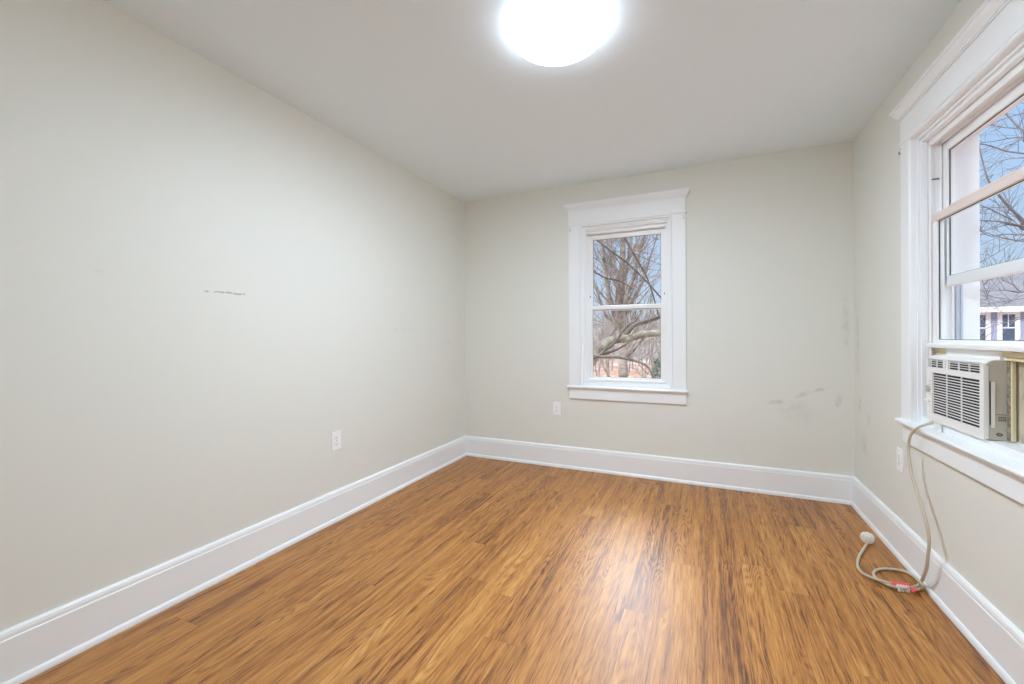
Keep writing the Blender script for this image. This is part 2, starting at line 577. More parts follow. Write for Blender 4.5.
def baseboard(name, p0, p1, inward, m0, m1, label):
    """profile swept from p0 to p1, mitred at ends flagged m0/m1"""
    p0, p1, n = Vector(p0), Vector(p1), Vector(inward)
    t = (p1 - p0).normalized()
    A, B = [], []
    for d, z in BASE:
        A.append(p0 + n * d + Vector((0, 0, z)) + t * (d * m0))
        B.append(p1 + n * d + Vector((0, 0, z)) - t * (d * m1))
    mb = MB()
    k = len(BASE)
    mb.add(A + B, [(i, (i + 1) % k, k + (i + 1) % k, k + i) for i in range(k)])
    mb.add(A + B, [tuple(range(k)), tuple(range(2 * k - 1, k - 1, -1))])
    o = mb.build(name, M['trim'])
    tag(o, label, 'baseboard', kind='structure')


baseboard('baseboard_left', (XL, YR, 0), (XL, YB, 0), (1, 0, 0), 1, 1, 'tall white baseboard along the left wall')
baseboard('baseboard_back', (XL, YB, 0), (XR, YB, 0), (0, -1, 0), 1, 1, 'tall white baseboard along the far wall under the small window')
baseboard('baseboard_right', (XR, YB, 0), (XR, YR, 0), (-1, 0, 0), 1, 1, 'tall white baseboard along the right wall behind the power cord')
baseboard('baseboard_rear', (XR, YR, 0), (XL, YR, 0), (0, 1, 0), 1, 1, 'tall white baseboard behind the viewpoint')


# ------------------------------------------------------------------ windows
def frame_ring(mb, x0, x1, z0, z1, wl, wr, wb, wt, y0, y1, bev=0.003):
    mb.box(x0, x0 + wl, y0, y1, z0, z1, bev)
    mb.box(x1 - wr, x1, y0, y1, z0, z1, bev)
    mb.box(x0 + wl - .001, x1 - wr + .001, y0, y1, z0, z0 + wb, bev)
    mb.box(x0 + wl - .001, x1 - wr + .001, y0, y1, z1 - wt, z1, bev)


def make_window(name, loc, rz, x0, x1, raise_by, label, primer):
    """local frame: x along the wall, y outward (0 = wall plane), z up"""
    root = empty(name, loc, rz)
    tag(root, label, 'window', kind='structure')
    T = M['trim']
    CW, CT = 0.116, 0.021
    # side casings with a round bead on the inner edge
    def bead_arc(cx, cy, r, a0, a1, n=6):
        return [(cx + r * math.cos(math.radians(a0 + (a1 - a0) * i / n)), cy + r * math.sin(math.radians(a0 + (a1 - a0) * i / n))) for i in range(n + 1)]
    for sgn, xe in ((-1, x0), (1, x1)):
        pr = [(CW, 0), (CW, -CT + .002), (CW - .002, -CT), (0.021, -CT), (0.020, -CT + .005), (0.018, -CT + .005)]
        pr += bead_arc(0.009, -CT + .002, 0.009, 20 + 160 - 180, -180, 8)
        pr += [(0.0, 0.0)]
        mb = MB().prism([(xe + sgn * p, q) for p, q in pr], 'z', Z_SILL + .018, 2.085)
        mb.build('casing', T, root)
    # bead under the head, in line with the beads of the casings
    pr = [(0.0, 2.085), (-CT + .005, 2.085)] + [(-CT + .002 - .009 * math.sin(a), 2.074 + .009 * math.cos(a)) for a in [math.pi * i / 8 for i in range(9)]] + [(0.0, 2.065)]
    MB().prism(pr, 'x', x0 - .001, x1 + .001).build('head_bead', T, root)
    # frieze board with fillet
    mb = MB().box(x0 - CW, x1 + CW, -CT, 0, 2.085, 2.212, .002)
    mb.box(x0 - CW - .008, x1 + CW + .008, -CT - .007, 0, 2.083, 2.093, .003)
    mb.build('head_casing', T, root)
    # crown cornice with mitred returns
    prof = [(.001, 2.205), (.004, 2.205), (.004, 2.211), (.009, 2.212), (.010, 2.219), (.013, 2.224), (.019, 2.231), (.025, 2.241), (.027, 2.247), (.031, 2.247), (.032, 2.262), (.0, 2.2635)]
    loops = []
    for d, z in prof:
        loops.append([(x0 - CW - d, 0, z), (x0 - CW - d, -CT - d, z), (x1 + CW + d, -CT - d, z), (x1 + CW + d, 0, z)])
    mb = MB().loft(loops, False, False)
    mb.add(loops[-1], [(0, 1, 2, 3)])
    mb.build('cornice', T, root)
    # stool and apron
    nose = [(0.0, .698), (-.036, .698), (-.043, .701), (-.046, .708), (-.043, .715), (-.037, .718), (0.0, .718)]
    mb = MB().prism(nose, 'x', x0 - CW - .012, x1 + CW + .012)
    mb.box(x0, x1, 0, .03, .700, .718)
    mb.build('stool', T, root)
    MB().box(x0 - CW + .002, x1 + CW - .002, -.018, 0, .606, .698, .002).build('apron', T, root)
    # deep jamb lining
    mb = MB()
    mb.box(x0 - .0, x0 + .008, .0, .035, .718, 2.065).box(x1 - .008, x1, .0, .035, .718, 2.065)
    mb.box(x0 + .008, x1 - .008, .0, .035, 2.052, 2.065)
    mb.box(x0 + .008, x0 + .020, .010, .034, .756, 2.052, .003).box(x1 - .020, x1 - .008, .010, .034, .756, 2.052, .003)
    mb.box(x0 + .020, x1 - .020, .010, .034, 2.036, 2.052, .003)
    mb.build('jamb', T, root)
    # raised inner sill
    mb = MB().box(x0 + .008, x1 - .008, .010, .034, .718, .7555, .003)
    mb.box(x0, x1, .034, .116, .700, .7555, .002)
    mb.build('sill', T, root)
    # vinyl frame with two sash channels
    mb = MB()
    V = M['vinyl']
    for sgn, xe in ((1, x0), (-1, x1)):
        mb.box(xe, xe + sgn * .030, .035, .116, .7555, 2.064, .002)
        for ya, yb in ((.035, .0395), (.0725, .0765), (.108, .116)):
            mb.box(xe + sgn * .029, xe + sgn * .040, ya, yb, .7555, 2.020, .001)
    mb.box(x0 + .030, x1 - .030, .035, .116, 2.020, 2.064, .002)
    for ya, yb in ((.035, .0395), (.0725, .0765), (.108, .116)):
        mb.box(x0 + .030, x1 - .030, ya, yb, 2.008, 2.021, .001)
    mb.build('window_frame', V, root)
    # exterior lining and casing
    mb = MB()
    mb.box(x0, x0 + .032, .116, .205, .700, 2.06, .003).box(x1 - .032, x1, .116, .205, .700, 2.06, .003)
    mb.box(x0 + .032, x1 - .032, .116, .205, 2.035, 2.06, .003)
    mb.box(x0 - .10, x0, .1705, .205, .66, 2.16, .003).box(x1, x1 + .10, .1705, .205, .66, 2.16, .003)
    mb.box(x0, x1, .1705, .205, 2.06, 2.16, .003)
    mb.box(x0 + .032, x1 - .032, .116, .23, .690, .715, .003)
    mb.build('outer_jamb', M['white_ext'], root)
    for sgn, xe in ((1, x0), (-1, x1)):
        MB().box(xe + sgn * .032, xe + sgn * .040, .120, .132, .72, 1.37, .001).box(xe + sgn * .032, xe + sgn * .036, .138, .146, .72, 1.37, .001).build('screen_track', M['track'], root)
    # covers at the top of the side channels
    for sgn, xe in ((1, x0), (-1, x1)):
        MB().box(xe + sgn * .0300, xe + sgn * .0335, .043, .069, 1.852, 1.856).build('balance_slot', M['black'], root)
    xs0, xs1 = x0 + .0355, x1 - .0355
    # upper sash
    mb = MB()
    frame_ring(mb, xs0, xs1, 1.355, 2.006, .038, .038, .045, .040, .079, .106)
    up = mb.build('upper_sash', V, root)
    MB().box(xs0 + .036, xs1 - .036, .091, .095, 1.398, 1.968).build('glass_pane', M['glass'], up)
    mb = MB()
    frame_ring(mb, xs0 + .0375, xs1 - .0375, 1.3995, 1.9665, .003, .003, .003, .003, .0865, .0905, 0)
    mb.build('gasket', M['dark_gasket'], up)
    # lower sash
    zb, zt = .7565 + raise_by, 1.396 + (raise_by - .032 if raise_by else 0)
    mb = MB()
    frame_ring(mb, xs0, xs1, zb, zt, .040, .040, .036, .034, .0415, .070)
    mb.box(xs0 - .002 + .008, xs1 + .002 - .008, .018, .044, zb, zb + .020, .005, 3)
    lo = mb.build('lower_sash', V, root)
    MB().box(xs0 + .038, xs1 - .038, .054, .058, zb + .034, zt - .032).build('glass_pane', M['glass'], lo)
    mb = MB()
    frame_ring(mb, xs0 + .0395, xs1 - .0395, zb + .0355, zt - .0335, .003, .003, .003, .003, .0495, .0535, 0)
    mb.build('gasket', M['dark_gasket'], lo)
    if primer:
        mb = MB().box(xs0 + .001, xs1 - .001, .0385, .0445, zt - .034, zt + .002, .002)
        mb.box(xs0 + .165, xs1 - .165, .0375, .0445, zt - .004, zt + .007, .002)
        mb.build('top_rail_strip', M['primer'], lo, label='pinkish primed top rail')
    else:
        for xq in (xs0 + .008, xs1 - .022):
            MB().box(xq, xq + .014, .045, .060, zt - .0005, zt + .008, .002).build('tilt_latch', M['vinyl'], lo)
        for xq in (xs0 + .011, xs1 - .016):
            MB().box(xq, xq + .005, .0765, .0795, 1.47, 1.488).build('vent_stop', M['dark_gasket'], up)
    return root


win1 = make_window('window_1', (0, YB, 0), 0.0, WB[0], WB[1], 0.0,
                   'white-trimmed closed sash window in the far wall with bare trees outside', False)
win2 = make_window('window_2', (XR, 0, 0), -math.pi / 2, -WR[1], -WR[0], 0.3215,
                   'white-trimmed sash window in the right wall, lower sash raised above an air conditioner', True)


# ------------------------------------------------------------------ curtain-rod brackets
def bracket(loc, rz, side, label):
    r = empty('curtain_bracket', loc, rz)
    tag(r, label, 'bracket', 'curtain-rod brackets on the window casings')
    MB().box(-.0065, .0065, -.0025, 0, -.021, .021, .001).build('plate', M['trim'], r)
    MB().box(side * .0065, side * .0080, -.008, 0, -.016, .002, .0005).build('hook', M['metal'], r)
    for z in (-.012, .010):
        b = MB()
        b.tube([(0, -.0024, z), (0, -.0042, z)], .0030, 10, False)
        b.build('screw', M['slot'], r)
    return r


yc = YB - 0.021
bracket((WB[0] - .098, yc, 2.055), 0, -1, 'small curtain bracket at the top left of the far window casing')
bracket((WB[1] + .098, yc, 2.055), 0, 1, 'small curtain bracket at the top right of the far window casing')
bracket((XR - 0.021, WR[1] + .104, 2.050), -math.pi / 2, -1, 'small curtain bracket at the top of the right window casing')


# ------------------------------------------------------------------ outlets
def outlet(loc, rz, label):
    r = empty('electrical_outlet', loc, rz)
    tag(r, label, 'outlet', 'duplex outlets low on the walls')
    MB().box(-.036, .036, -.0065, 0, -.0585, .0585, .0035, 3).build('cover_plate', M['outlet'], r)
    for zc in (.0195, -.0195):
        prof = []
        for k in range(24):
            a = 2 * math.pi * k / 24
            prof.append((.0165 * math.cos(a), max(-.0125, min(.0125, .0165 * math.sin(a))) + zc))
        f = MB().prism(prof, 'y', -.0085, -.006).build('receptacle', M['outlet'], r)
        s = MB()
        s.box(-.0072, -.0052, -.0090, -.0083, zc - .002, zc + .0065).box(.0052, .0072, -.0090, -.0083, zc - .001, zc + .0055)
        s.tube([(0, -.0090, zc - .0075), (0, -.0083, zc - .0075)], .0026, 10, False)
        s.build('socket_slots', M['slot'], f)
    MB().tube([(0, -.0065, 0), (0, -.0082, 0)], .003, 12, False).build('screw', M['metal'], r)
    return r


outlet((XL, 1.945, .495), math.pi / 2, 'white duplex outlet low on the long left wall')
outlet((-1.168, YB, .507), 0, 'white duplex outlet on the far wall left of the small window')
outlet((XR, 2.795, .494), -math.pi / 2, 'white duplex outlet on the right wall beside the hanging cord')

# ------------------------------------------------------------------ ceiling light
LX, LY = -0.545, 1.685
lt = empty('ceiling_light', (LX, LY, H))
tag(lt, 'round white glowing flush-mount light on the ceiling', 'ceiling light')
MB().lathe([(.165, 0), (.170, -.004), (.170, -.018), (.160, -.020)], (0, 0, 0), 64).build('base_pan', M['trim'], lt)
MB().lathe([(.158, -.012), (.184, -.014), (.190, -.019), (.192, -.028), (.191, -.044), (.186, -.055), (.174, -.063), (.14, -.070), (.09, -.0745), (.04, -.0765), (.0, -.077)], (0, 0, 0), 72).build('diffuser', M['lamp'], lt)


# ------------------------------------------------------------------ air conditioner
AX, AY, AZ = 0.921, 2.299, 0.7565
ac = empty('air_conditioner', (AX, AY, AZ), -math.pi / 2)
tag(ac, 'white louvred air conditioner in the right window, its cord hanging to the floor', 'air conditioner')
HW, HH = 0.211, 0.287
# cabinet: side profile with rounded top front edge
prof = [(.007, .002), (.007, HH - .028)] + [(.007 + .026 * (1 - math.cos(a)), HH - .028 + .028 * math.sin(a)) for a in [math.pi / 2 * i / 8 for i in range(1, 9)]] + [(.062, HH), (.062, .002)]
MB().prism(prof, 'x', -HW, HW).build('cabinet', M['side_plastic'], ac)
MB().box(-HW + .012, HW - .012, .062, .40, .004, HH - .012, .004).build('rear_body', M['side_plastic'], ac)
# front bezel
ZV0, ZV1 = .238, .275
ZG0, ZG1 = .036, .214
bz = MB()
y0b, y1b = 0.0, 0.0075
bz.box(-HW, HW, y0b, y1b, ZV1, HH - .012, .003, 3)
for a, b in ((-HW, -.198), (-.070, -.028), (.190, HW)): bz.box(a, b, y0b, y1b, ZV0 - .001, ZV1 + .001)
bz.box(-HW, HW, y0b, y1b, ZG1, ZV0)
for a, b in ((-HW, -.162), (.188, HW)): bz.box(a, b, y0b, y1b, ZG0 - .001, ZG1 + .001)
bz.box(-HW, HW, y0b, y1b, .001, ZG0)
bz.box(HW - .0005, HW + .002, .0, .014, .004, HH - .020, .001)
bz.build('front_panel', M['plastic'], ac)
# curved lip over the top of the front
lip = [(.003, HH - .014), (.004, HH - .012)] + [(.005 + .028 * (1 - math.cos(a)), HH - .026 + .0285 * math.sin(a)) for a in [math.pi / 2 * i / 8 for i in range(3, 9)]] + [(.034, HH - .001), (.02, HH - .006), (.0078, HH - .02)]
MB().prism(lip, 'x', -HW - .001, HW - .006).build('top_lip', M['plastic'], ac)
for (xa, xb, divs) in ((-.198, -.070, (-.180, -.128)), (-.028, .190, (.044, .117))):
    lv = MB().box(xa, xb, .0060, .0072, ZV0, ZV1).build('vent_recess', M['black'], ac)
    s = MB()
    p = (ZV1 - ZV0) / 4
    for k in range(1, 4): s.box(xa, xb, .0015, .0070, ZV0 + k * p - .0013, ZV0 + k * p + .0013)
    for d in divs: s.box(d - .0010, d + .0010, .0012, .0070, ZV0, ZV1)
    s.build('vent_louvres', M['plastic'], lv)
gr = MB().box(-.162, .188, .0060, .0072, ZG0, ZG1).build('grille_recess', M['black'], ac)
s = MB()
N = 16
p = (ZG1 - ZG0) / N
for k in range(1, N): s.box(-.162, .188, .0012, .0070, ZG0 + k * p - .0016, ZG0 + k * p + .0016)
for d in (-.048, .062): s.box(d - .0008, d + .0008, .0016, .0070, ZG0, ZG1)
s.build('grille_slats', M['plastic'], gr)
# controls at the left edge, and marks between the vents
k1 = MB()
k1.tube([(-.190, .001, .140), (-.190, -.006, .140), (-.190, -.0075, .140)], [.0155, .0155, .013], 24, False)
k1.box(-.1925, -.1875, -.012, -.006, .126, .154, .001)
k1.build('control_knob', M['side_plastic'], ac)
MB().tube([(-.190, .001, .088), (-.190, -.007, .088)], [.011, .010], 20, False).box(-.206, -.186, -.011, -.006, .085, .091, .001).build('control_knob', M['plastic'], ac)
for z in (.268, .257, .246):
    MB().box(-.052, -.046, -.0004, .001, z - .002, z + .002).build('indicator_mark', M['slot'], ac)
for z in (.176, .158, .116, .066):
    MB().box(-.186, -.176, -.0004, .001, z - .0008, z + .0008).build('control_mark', M['slot'], ac)
# right side details
MB().box(HW + .0, HW + .0012, .0165, .0190, .055, .212).build('side_slit', M['black'], ac)
MB().box(HW, HW + .003, .0205, .030, .045, .210, .001).build('side_handle', M['plastic'], ac)
sl = MB().box(HW, HW + .0006, .036, .060, .066, .092).build('rating_label', M['side_plastic'], ac)
b = MB()
b.box(HW + .0004, HW + .0009, .033, .061, .0925, .0945)
for r_ in range(3):
    for c_ in range(4):
        b.box(HW + .0004, HW + .0009, .039 + c_ * .0052, .0428 + c_ * .0052, .0705 + r_ * .0062, .0745 + r_ * .0062)
b.build('label_print', M['ink'], sl)
bd = MB()
bd.tube([(HW, .042, .022), (HW + .0012, .042, .022)], .0085, 20, False, True, 0.7)
bd.build('emblem', M['ink'], ac)
bd = MB().box(HW + .001, HW + .0016, .038, .046, .0205, .0235, .0003)
bd.build('emblem_bar', M['side_plastic'], ac)
# top flange that meets the raised sash
MB().box(-.165, .200, .048, .060, HH - .010, .3195, .002).box(-.195, .202, .030, .062, HH - .002, HH + .003, .001).build('top_flange', M['plastic'], ac)
# accordion side curtains with beige channels
for name_side, xa, xb in (('l', -.270, -HW - .001), ('r', HW + .001, .458)):
    n = max(4, int(abs(xb - xa) / .012))
    prof = []
    for k in range(n + 1):
        prof.append((xa + (xb - xa) * k / n, .074 if k % 2 else .084))
    prof += [(x, y + .002) for x, y in reversed(prof)]
    pnl = MB().prism(prof, 'z', .004, .300).build('side_curtain', M['accordion'], ac)
    MB().box(xa if xa < 0 else xa - .003, xb if xb > 0 else -.168, .050, .096, .300, .3195, .002).box(xa if xa < 0 else xa + .004, xb if xb > 0 else -.168, .053, .090, .288, .297, .001).box(xa, xb, .060, .09, .286, .31).build('curtain_rail', M['beige'], pnl)
MB().box(HW + .001, HW + .018, .060, .082, .002, .312, .003).build('foam_strip', M['foam'], ac)
MB().box(HW + .018, HW + .025, .062, .074, .004, .290, .002).build('curtain_edge', M['beige'], ac)
def to_ac(p):
    p = Vector(p) - Vector((AX, AY, AZ))
    return Vector((-p.y, p.x, p.z))


# white wedge lying on the stool under the left end
wa, wb_, wc_ = at_z(932.5, 428.6, .7185), at_z(943.6, 431.4, .7185), at_x(941.5, 427, .925)
wc_.z = .7185
wtop = [(wa * .75 + wc_ * .25) + Vector((0, 0, .012)), (wb_ * .8 + wc_ * .2) + Vector((0, 0, .026)), wc_ + Vector((0, 0, .034))]
MB().loft([[to_ac(q) for q in (wa, wb_, wc_)], [to_ac(q) for q in wtop]], False, True, True, True).build('drip_guard', M['plastic'], ac)


# cord: from under the unit, over the stool, down the wall, loops on the floor
R0 = .0062
hang = [(933.5, 422.6, .915), (926, 424.5, .893), (919, 427.2, .874), (913, 431.5, .866), (909.6, 438, .862), (908.4, 447, .860), (909, 459, .858), (911.6, 474, .856),
        (916, 489, .855), (922, 508, .855), (926.8, 525, .856), (929.2, 540, .858), (928.4, 553, .860), (926, 570, .864)]
cp = [at_x(a, b, c) for a, b, c in hang]
cp += [at_z(919.6, 584.0, .014), at_z(911, 587.6, .012), at_z(903, 588, .020), at_z(894, 586.6, .014), at_z(885, 583.6, .009), at_z(876.5, 578.6, .009), at_z(873.6, 573.4, .008),
       at_z(877.5, 569.8, .008), at_z(887, 568.8, .008), at_z(902, 570.8, .009), at_z(911.5, 574.8, .010), at_x(919.0, 581.0, .876), at_x(923.0, 585.4, .868), at_z(921.5, 588.6, .010),
       at_z(912, 589.6, .008), at_z(902, 586.8, .012), at_z(891, 583.4, .016), at_z(875, 578.8, .018), at_z(862.6, 573.0, .008), at_z(857.6, 566, .008), at_z(858.8, 557.3, .008), at_z(863.7, 548.8, .010), at_z(867.2, 543.0, .018)]
path = smooth_path(cp, 6)
cord = MB().tube([to_ac(p) for p in path], [R0 * (0.85 + 0.15 * min(1, i / 70)) for i in range(len(path))], 10).build('power_cord', M['cord'], ac)
# plug standing on the floor at the end of the cord
pc = at_z(867.3, 537.5, .030)
pl = MB()
c0 = to_ac(pc)
segs, loops = 40, []
for rr, zz in ((.010, -.029), (.019, -.027), (.025, -.019), (.0275, -.008), (.028, .004), (.026, .014), (.021, .021), (.013, .0245), (.006, .0255)):
    loops.append([(c0.x + rr * (1 + .10 * (k % 4 in (0, 1))) * math.cos(2 * math.pi * k / segs), c0.y + rr * (1 + .10 * (k % 4 in (0, 1))) * math.sin(2 * math.pi * k / segs), c0.z + zz) for k in range(segs)])
pl.loft(loops, False, True, True, True)
plug = pl.build('plug', M['plug'], cord)
b = MB()
for dx, dy in ((-.009, .004), (.009, .004), (0, -.010)):
    b.tube([c0 + Vector((dx, dy, .020)), c0 + Vector((dx, dy, .028))], [.0042, .0036], 10, False)
b.build('plug_button', M['plug'], plug)
# tie and red tag around the bundle
tie = MB()
for k in range(4):
    a, b2 = at_z(897.5 + k * 3.1, 586.6 + k * .5, .020), at_z(899.5 + k * 3.1, 591.2 + k * .3, .004)
    mid_ = (a + b2) / 2 + Vector((0, 0, .016))
    tie.tube([to_ac(q) for q in smooth_path([a, mid_, b2], 5)], .0052, 8)
tie.build('cord_tie', M['plug'], cord)
for quad in (((890.0, 580.8), (909.0, 583.4), (909.8, 587.4), (892.5, 584.8)), ((910.5, 588.0), (917.0, 587.4), (918.2, 590.8), (912.0, 592.4))):
    lo_ = [to_ac(at_z(a, b2, .0235)) for a, b2 in quad]
    hi_ = [p_ + Vector((0, 0, .002)) for p_ in lo_]
    MB().loft([lo_, hi_], False, True, True, True).build('warning_tag', M['red'], cord, label='red paper tag')


# ------------------------------------------------------------------ outdoors
def gz(x, y):
    """height of the ground outside"""
    t = max(0.0, y - 30.0)
    return -2.75 + 0.0009 * t * t + 0.25 * mnoise.noise(Vector((x * .08, y * .08, 0))) * min(1, t / 10)


mb = MB()
NX, NY = 60, 60
gv = []
for j in range(NY + 1):
    for i in range(NX + 1):
        x = -70 + 140 * i / NX
        y = -12 + 132 * (j / NY) ** 1.3
        gv.append((x, y, gz(x, y)))
mb.add(gv, [(j * (NX + 1) + i, j * (NX + 1) + i + 1, (j + 1) * (NX + 1) + i + 1, (j + 1) * (NX + 1) + i) for j in range(NY) for i in range(NX)], True)
gd = mb.build('ground', M['ground'])
tag(gd, 'leaf-covered yard rising to brown brush beyond the far window', 'ground', kind='structure')


def grow(mbs, p, d, length, rad, level, maxl, rg, up=.25, nseg=6, spread=(.5, 1.0), kids=(4, 7), shrink=.62, sides=(8, 6, 4, 3, 3), wob=.16):
    pts, rads = [Vector(p)], [rad]
    d = Vector(d).normalized()
    for k in range(nseg):
        d = (d + Vector((rg.uniform(-1, 1), rg.uniform(-1, 1), rg.uniform(-.6, .6))) * wob + Vector((0, 0, up * .25))).normalized()
        pts.append(pts[-1] + d * (length / nseg))
        rads.append(rad * (1 - .72 * (k + 1) / nseg))
    mbs[min(level, len(mbs) - 1)].append((pts, rads, sides[min(level, len(sides) - 1)]))
    if level >= maxl: return
    for _ in range(rg.randint(*kids)):
        t = rg.uniform(.25, 1.0)
        i = min(nseg - 1, int(t * nseg))
        q = pts[i].lerp(pts[i + 1], t * nseg - i)
        ax = (pts[i + 1] - pts[i]).normalized()
        side = ax.orthogonal().normalized()
        side.rotate(Matrix.Rotation(rg.uniform(0, 2 * math.pi), 3, ax))
        nd = ax * rg.uniform(.5, 1.0) + side * rg.uniform(*spread)
        grow(mbs, q, nd, length * shrink * rg.uniform(.7, 1.15), max(.003, rads[i] * .55), level + 1, maxl, rg, up, max(3, nseg - 1), spread, kids, shrink, sides, wob)


def finish_tree(root, mats, levels, names=('trunk', 'limb', 'twigs')):
    """levels[0] -> one mesh, levels[1] -> one mesh per limb, deeper -> one twig mesh"""
    base = Vector(root.location)

    def loc(pts): return [p - base for p in pts]
    if levels[0]:
        mb = MB()
        for pts, rads, sd_ in levels[0]: mb.tube(loc(pts), rads, sd_)
        mb.build(names[0], mats[0], root)
    for pts, rads, sd_ in levels[1]:
        MB().tube(loc(pts), rads, sd_).build(names[1], mats[1], root)
    tw = MB()
    for lv in levels[2:]:
        for pts, rads, sd_ in lv: tw.tube(loc(pts), rads, sd_, True, False)
    if tw.v: tw.build(names[2], mats[2], root, kind='stuff')


def path_y(spec, y0, y1=None):
    """polyline through photo points placed at real depths between y0 and y1"""
    y1 = y0 if y1 is None else y1
    n = len(spec)
    return [at_y(a, b, y0 + (y1 - y0) * i / (n - 1)) for i, (a, b) in enumerate(spec)]


def limb(levels, pts, r0, r1, rg, kids=10, klen=.9, level=1, maxl=3, up=.3, sides=8):
    pts = smooth_path(pts, 4)
    n = len(pts)
    rads = [r0 + (r1 - r0) * i / (n - 1) for i in range(n)]
    levels[level].append((pts, rads, sides))
    for _ in range(kids):
        i = rg.randint(1, n - 2)
        ax = (pts[i + 1] - pts[i - 1]).normalized()
        side = ax.orthogonal().normalized()
        side.rotate(Matrix.Rotation(rg.uniform(0, 2 * math.pi), 3, ax))
        grow(levels, pts[i], ax * rg.uniform(.4, 1) + side * rg.uniform(.4, .9), klen * rg.uniform(.6, 1.3), max(.0035, rads[i] * .34), 2, maxl, rg, up, 5, (.4, .9), (3, 5), .62)


# --- main many-stemmed tree seen through the far window
rg = random.Random(11)
YT = 13.0
b0 = at_y(622.5, 360, YT)
t1 = empty('bare_tree', (b0.x, YT, gz(b0.x, YT)))
tag(t1, 'tall bare pale-barked tree with several upright stems, centred in the far window', 'tree')
L = [[], [], [], [], []]
trunk = [Vector((b0.x + .05, YT, gz(b0.x, YT))), at_y(623, 372, YT)] + path_y([(623, 350), (622.5, 325), (621.5, 300), (622, 280), (622.5, 262), (623, 245), (624, 222), (626, 190)], YT, YT + .3)
limb(L, trunk, .15, .055, rg, 26, 1.5, 0, 4, .5, 10)
for spec, r0, r1 in (([(622, 318), (628, 292), (635, 274), (639, 255), (643, 240), (647, 222), (650, 195)], .075, .03),
                     ([(622, 330), (614, 312), (609, 295), (606, 275), (603, 254), (601, 235), (600, 205)], .09, .035),
                     ([(622, 300), (618, 282), (614, 262), (611, 245), (609, 225), (606, 200)], .06, .025),
                     ([(622.5, 290), (627, 270), (629, 250), (632, 232), (634, 205)], .05, .022),
                     ([(624, 322), (634, 300), (643, 282), (648, 264), (654, 246), (660, 225)], .05, .02),
                     ([(621, 332), (607, 318), (600, 300), (594, 282), (588, 260)], .05, .02)):
    limb(L, path_y(spec, YT, YT + rg.uniform(-1.0, 1.4)), r0, r1, rg, 20, 1.3, 1, 4, .5, 7)
finish_tree(t1, (M['bark_tan'], M['bark_tan'], M['bark_tan']), L)

# --- nearer tree whose lichen-covered limb crosses the lower pane
rg = random.Random(5)
YT = 9.0
bx = at_y(560, 360, YT).x
t2 = empty('bare_tree', (bx, YT, gz(bx, YT)))
tag(t2, 'near dark tree whose thick lichen-spotted limb crosses the lower half of the far window', 'tree')
L = [[], [], [], [], []]
limb(L, [Vector((bx, YT, gz(bx, YT))), Vector((bx + .05, YT, -1)), Vector((bx + .1, YT + .1, .6)), Vector((bx - .05, YT + .1, 2.4)), Vector((bx - .1, YT, 4.5))], .22, .10, rg, 8, 1.4, 0, 3, .5, 12)
limb(L, [Vector((bx + .02, YT, -.2))] + path_y([(585, 368), (594.5, 356), (606, 343), (616, 339.5), (627, 338.5), (643, 334.5), (659, 333), (676, 331)], YT - .3, YT + .6), .12, .06, rg, 6, .7, 1, 2, .4, 12)
finish_tree(t2, (M['bark_dark'], M['bark_lichen'], M['bark_dark']), L)
L2 = [[], [], [], [], []]
limb(L2, [Vector((bx + .05, YT, .35))] + path_y([(582, 367), (594, 358.5), (609, 347.5), (617, 340), (622.5, 332), (629, 325), (636, 321)], YT - .8, YT - .5), .03, .016, rg, 3, .5, 1, 2, .3, 7)
limb(L2, [Vector((bx + .05, YT, .55))] + path_y([(585, 352), (594, 356), (606, 357), (620, 357.5), (637, 361.5), (647, 366), (654, 379), (658, 392)], YT - 1.0, YT - 1.6), .035, .014, rg, 5, .5, 1, 2, .3, 7)
limb(L2, path_y([(622, 340), (634, 325.5), (645, 321.5), (659, 317), (674, 311)], YT + .35, YT + .8), .05, .03, rg, 6, .7, 1, 3, .4, 8)
finish_tree(t2, (M['bark_dark'], M['bark_dark'], M['bark_dark']), L2)
L3 = [[], [], [], [], []]
limb(L3, [Vector((bx + .02, YT + .1, 1.4))] + path_y([(578, 232), (594, 238), (611, 251), (625, 261), (637, 272), (649, 284), (661, 298), (672, 312)], YT - .6, YT - .2), .028, .013, rg, 6, .7, 1, 3, .2, 6)
limb(L3, [Vector((bx - .02, YT + .1, 2.6))] + path_y([(604, 215), (623, 236), (631, 249), (640, 265), (648, 280), (655, 302), (659, 318)], YT - .4, YT), .026, .012, rg, 6, .7, 1, 3, .2, 6)
limb(L3, [Vector((bx, YT + .1, 1.2))] + path_y([(580, 266), (596, 273), (606, 278), (621, 281.5), (634, 290)], YT - .7, YT - .3), .024, .010, rg, 6, .6, 1, 3, .2, 6)
finish_tree(t2, (M['bark_dark'], M['bark_dark'], M['bark_dark']), L3)

# --- woods behind: individual trees copied from four kinds
rg = random.Random(23)
protos = []
for k in range(4):
    r = empty('woodland_tree', (0, 0, 0))
    L = [[], [], [], [], []]
    grow(L, (0, 0, -.3), (rg.uniform(-.06, .06), 0, 1), rg.uniform(6.5, 9.5), .17, 0, 3, rg, .5, 7, (.45, .95), (7, 10), .42)
    finish_tree(r, (M['bark_far'],) * 3, L)
    protos.append(r)


def copy_tree(src, loc, rz, sc):
    r = src.copy()
    COL.objects.link(r)
    r.location, r.rotation_euler, r.scale = loc, (0, 0, rz), (sc, sc, sc)
    for ch in src.children:
        c = ch.copy()
        COL.objects.link(c)
        c.parent = r
    return r


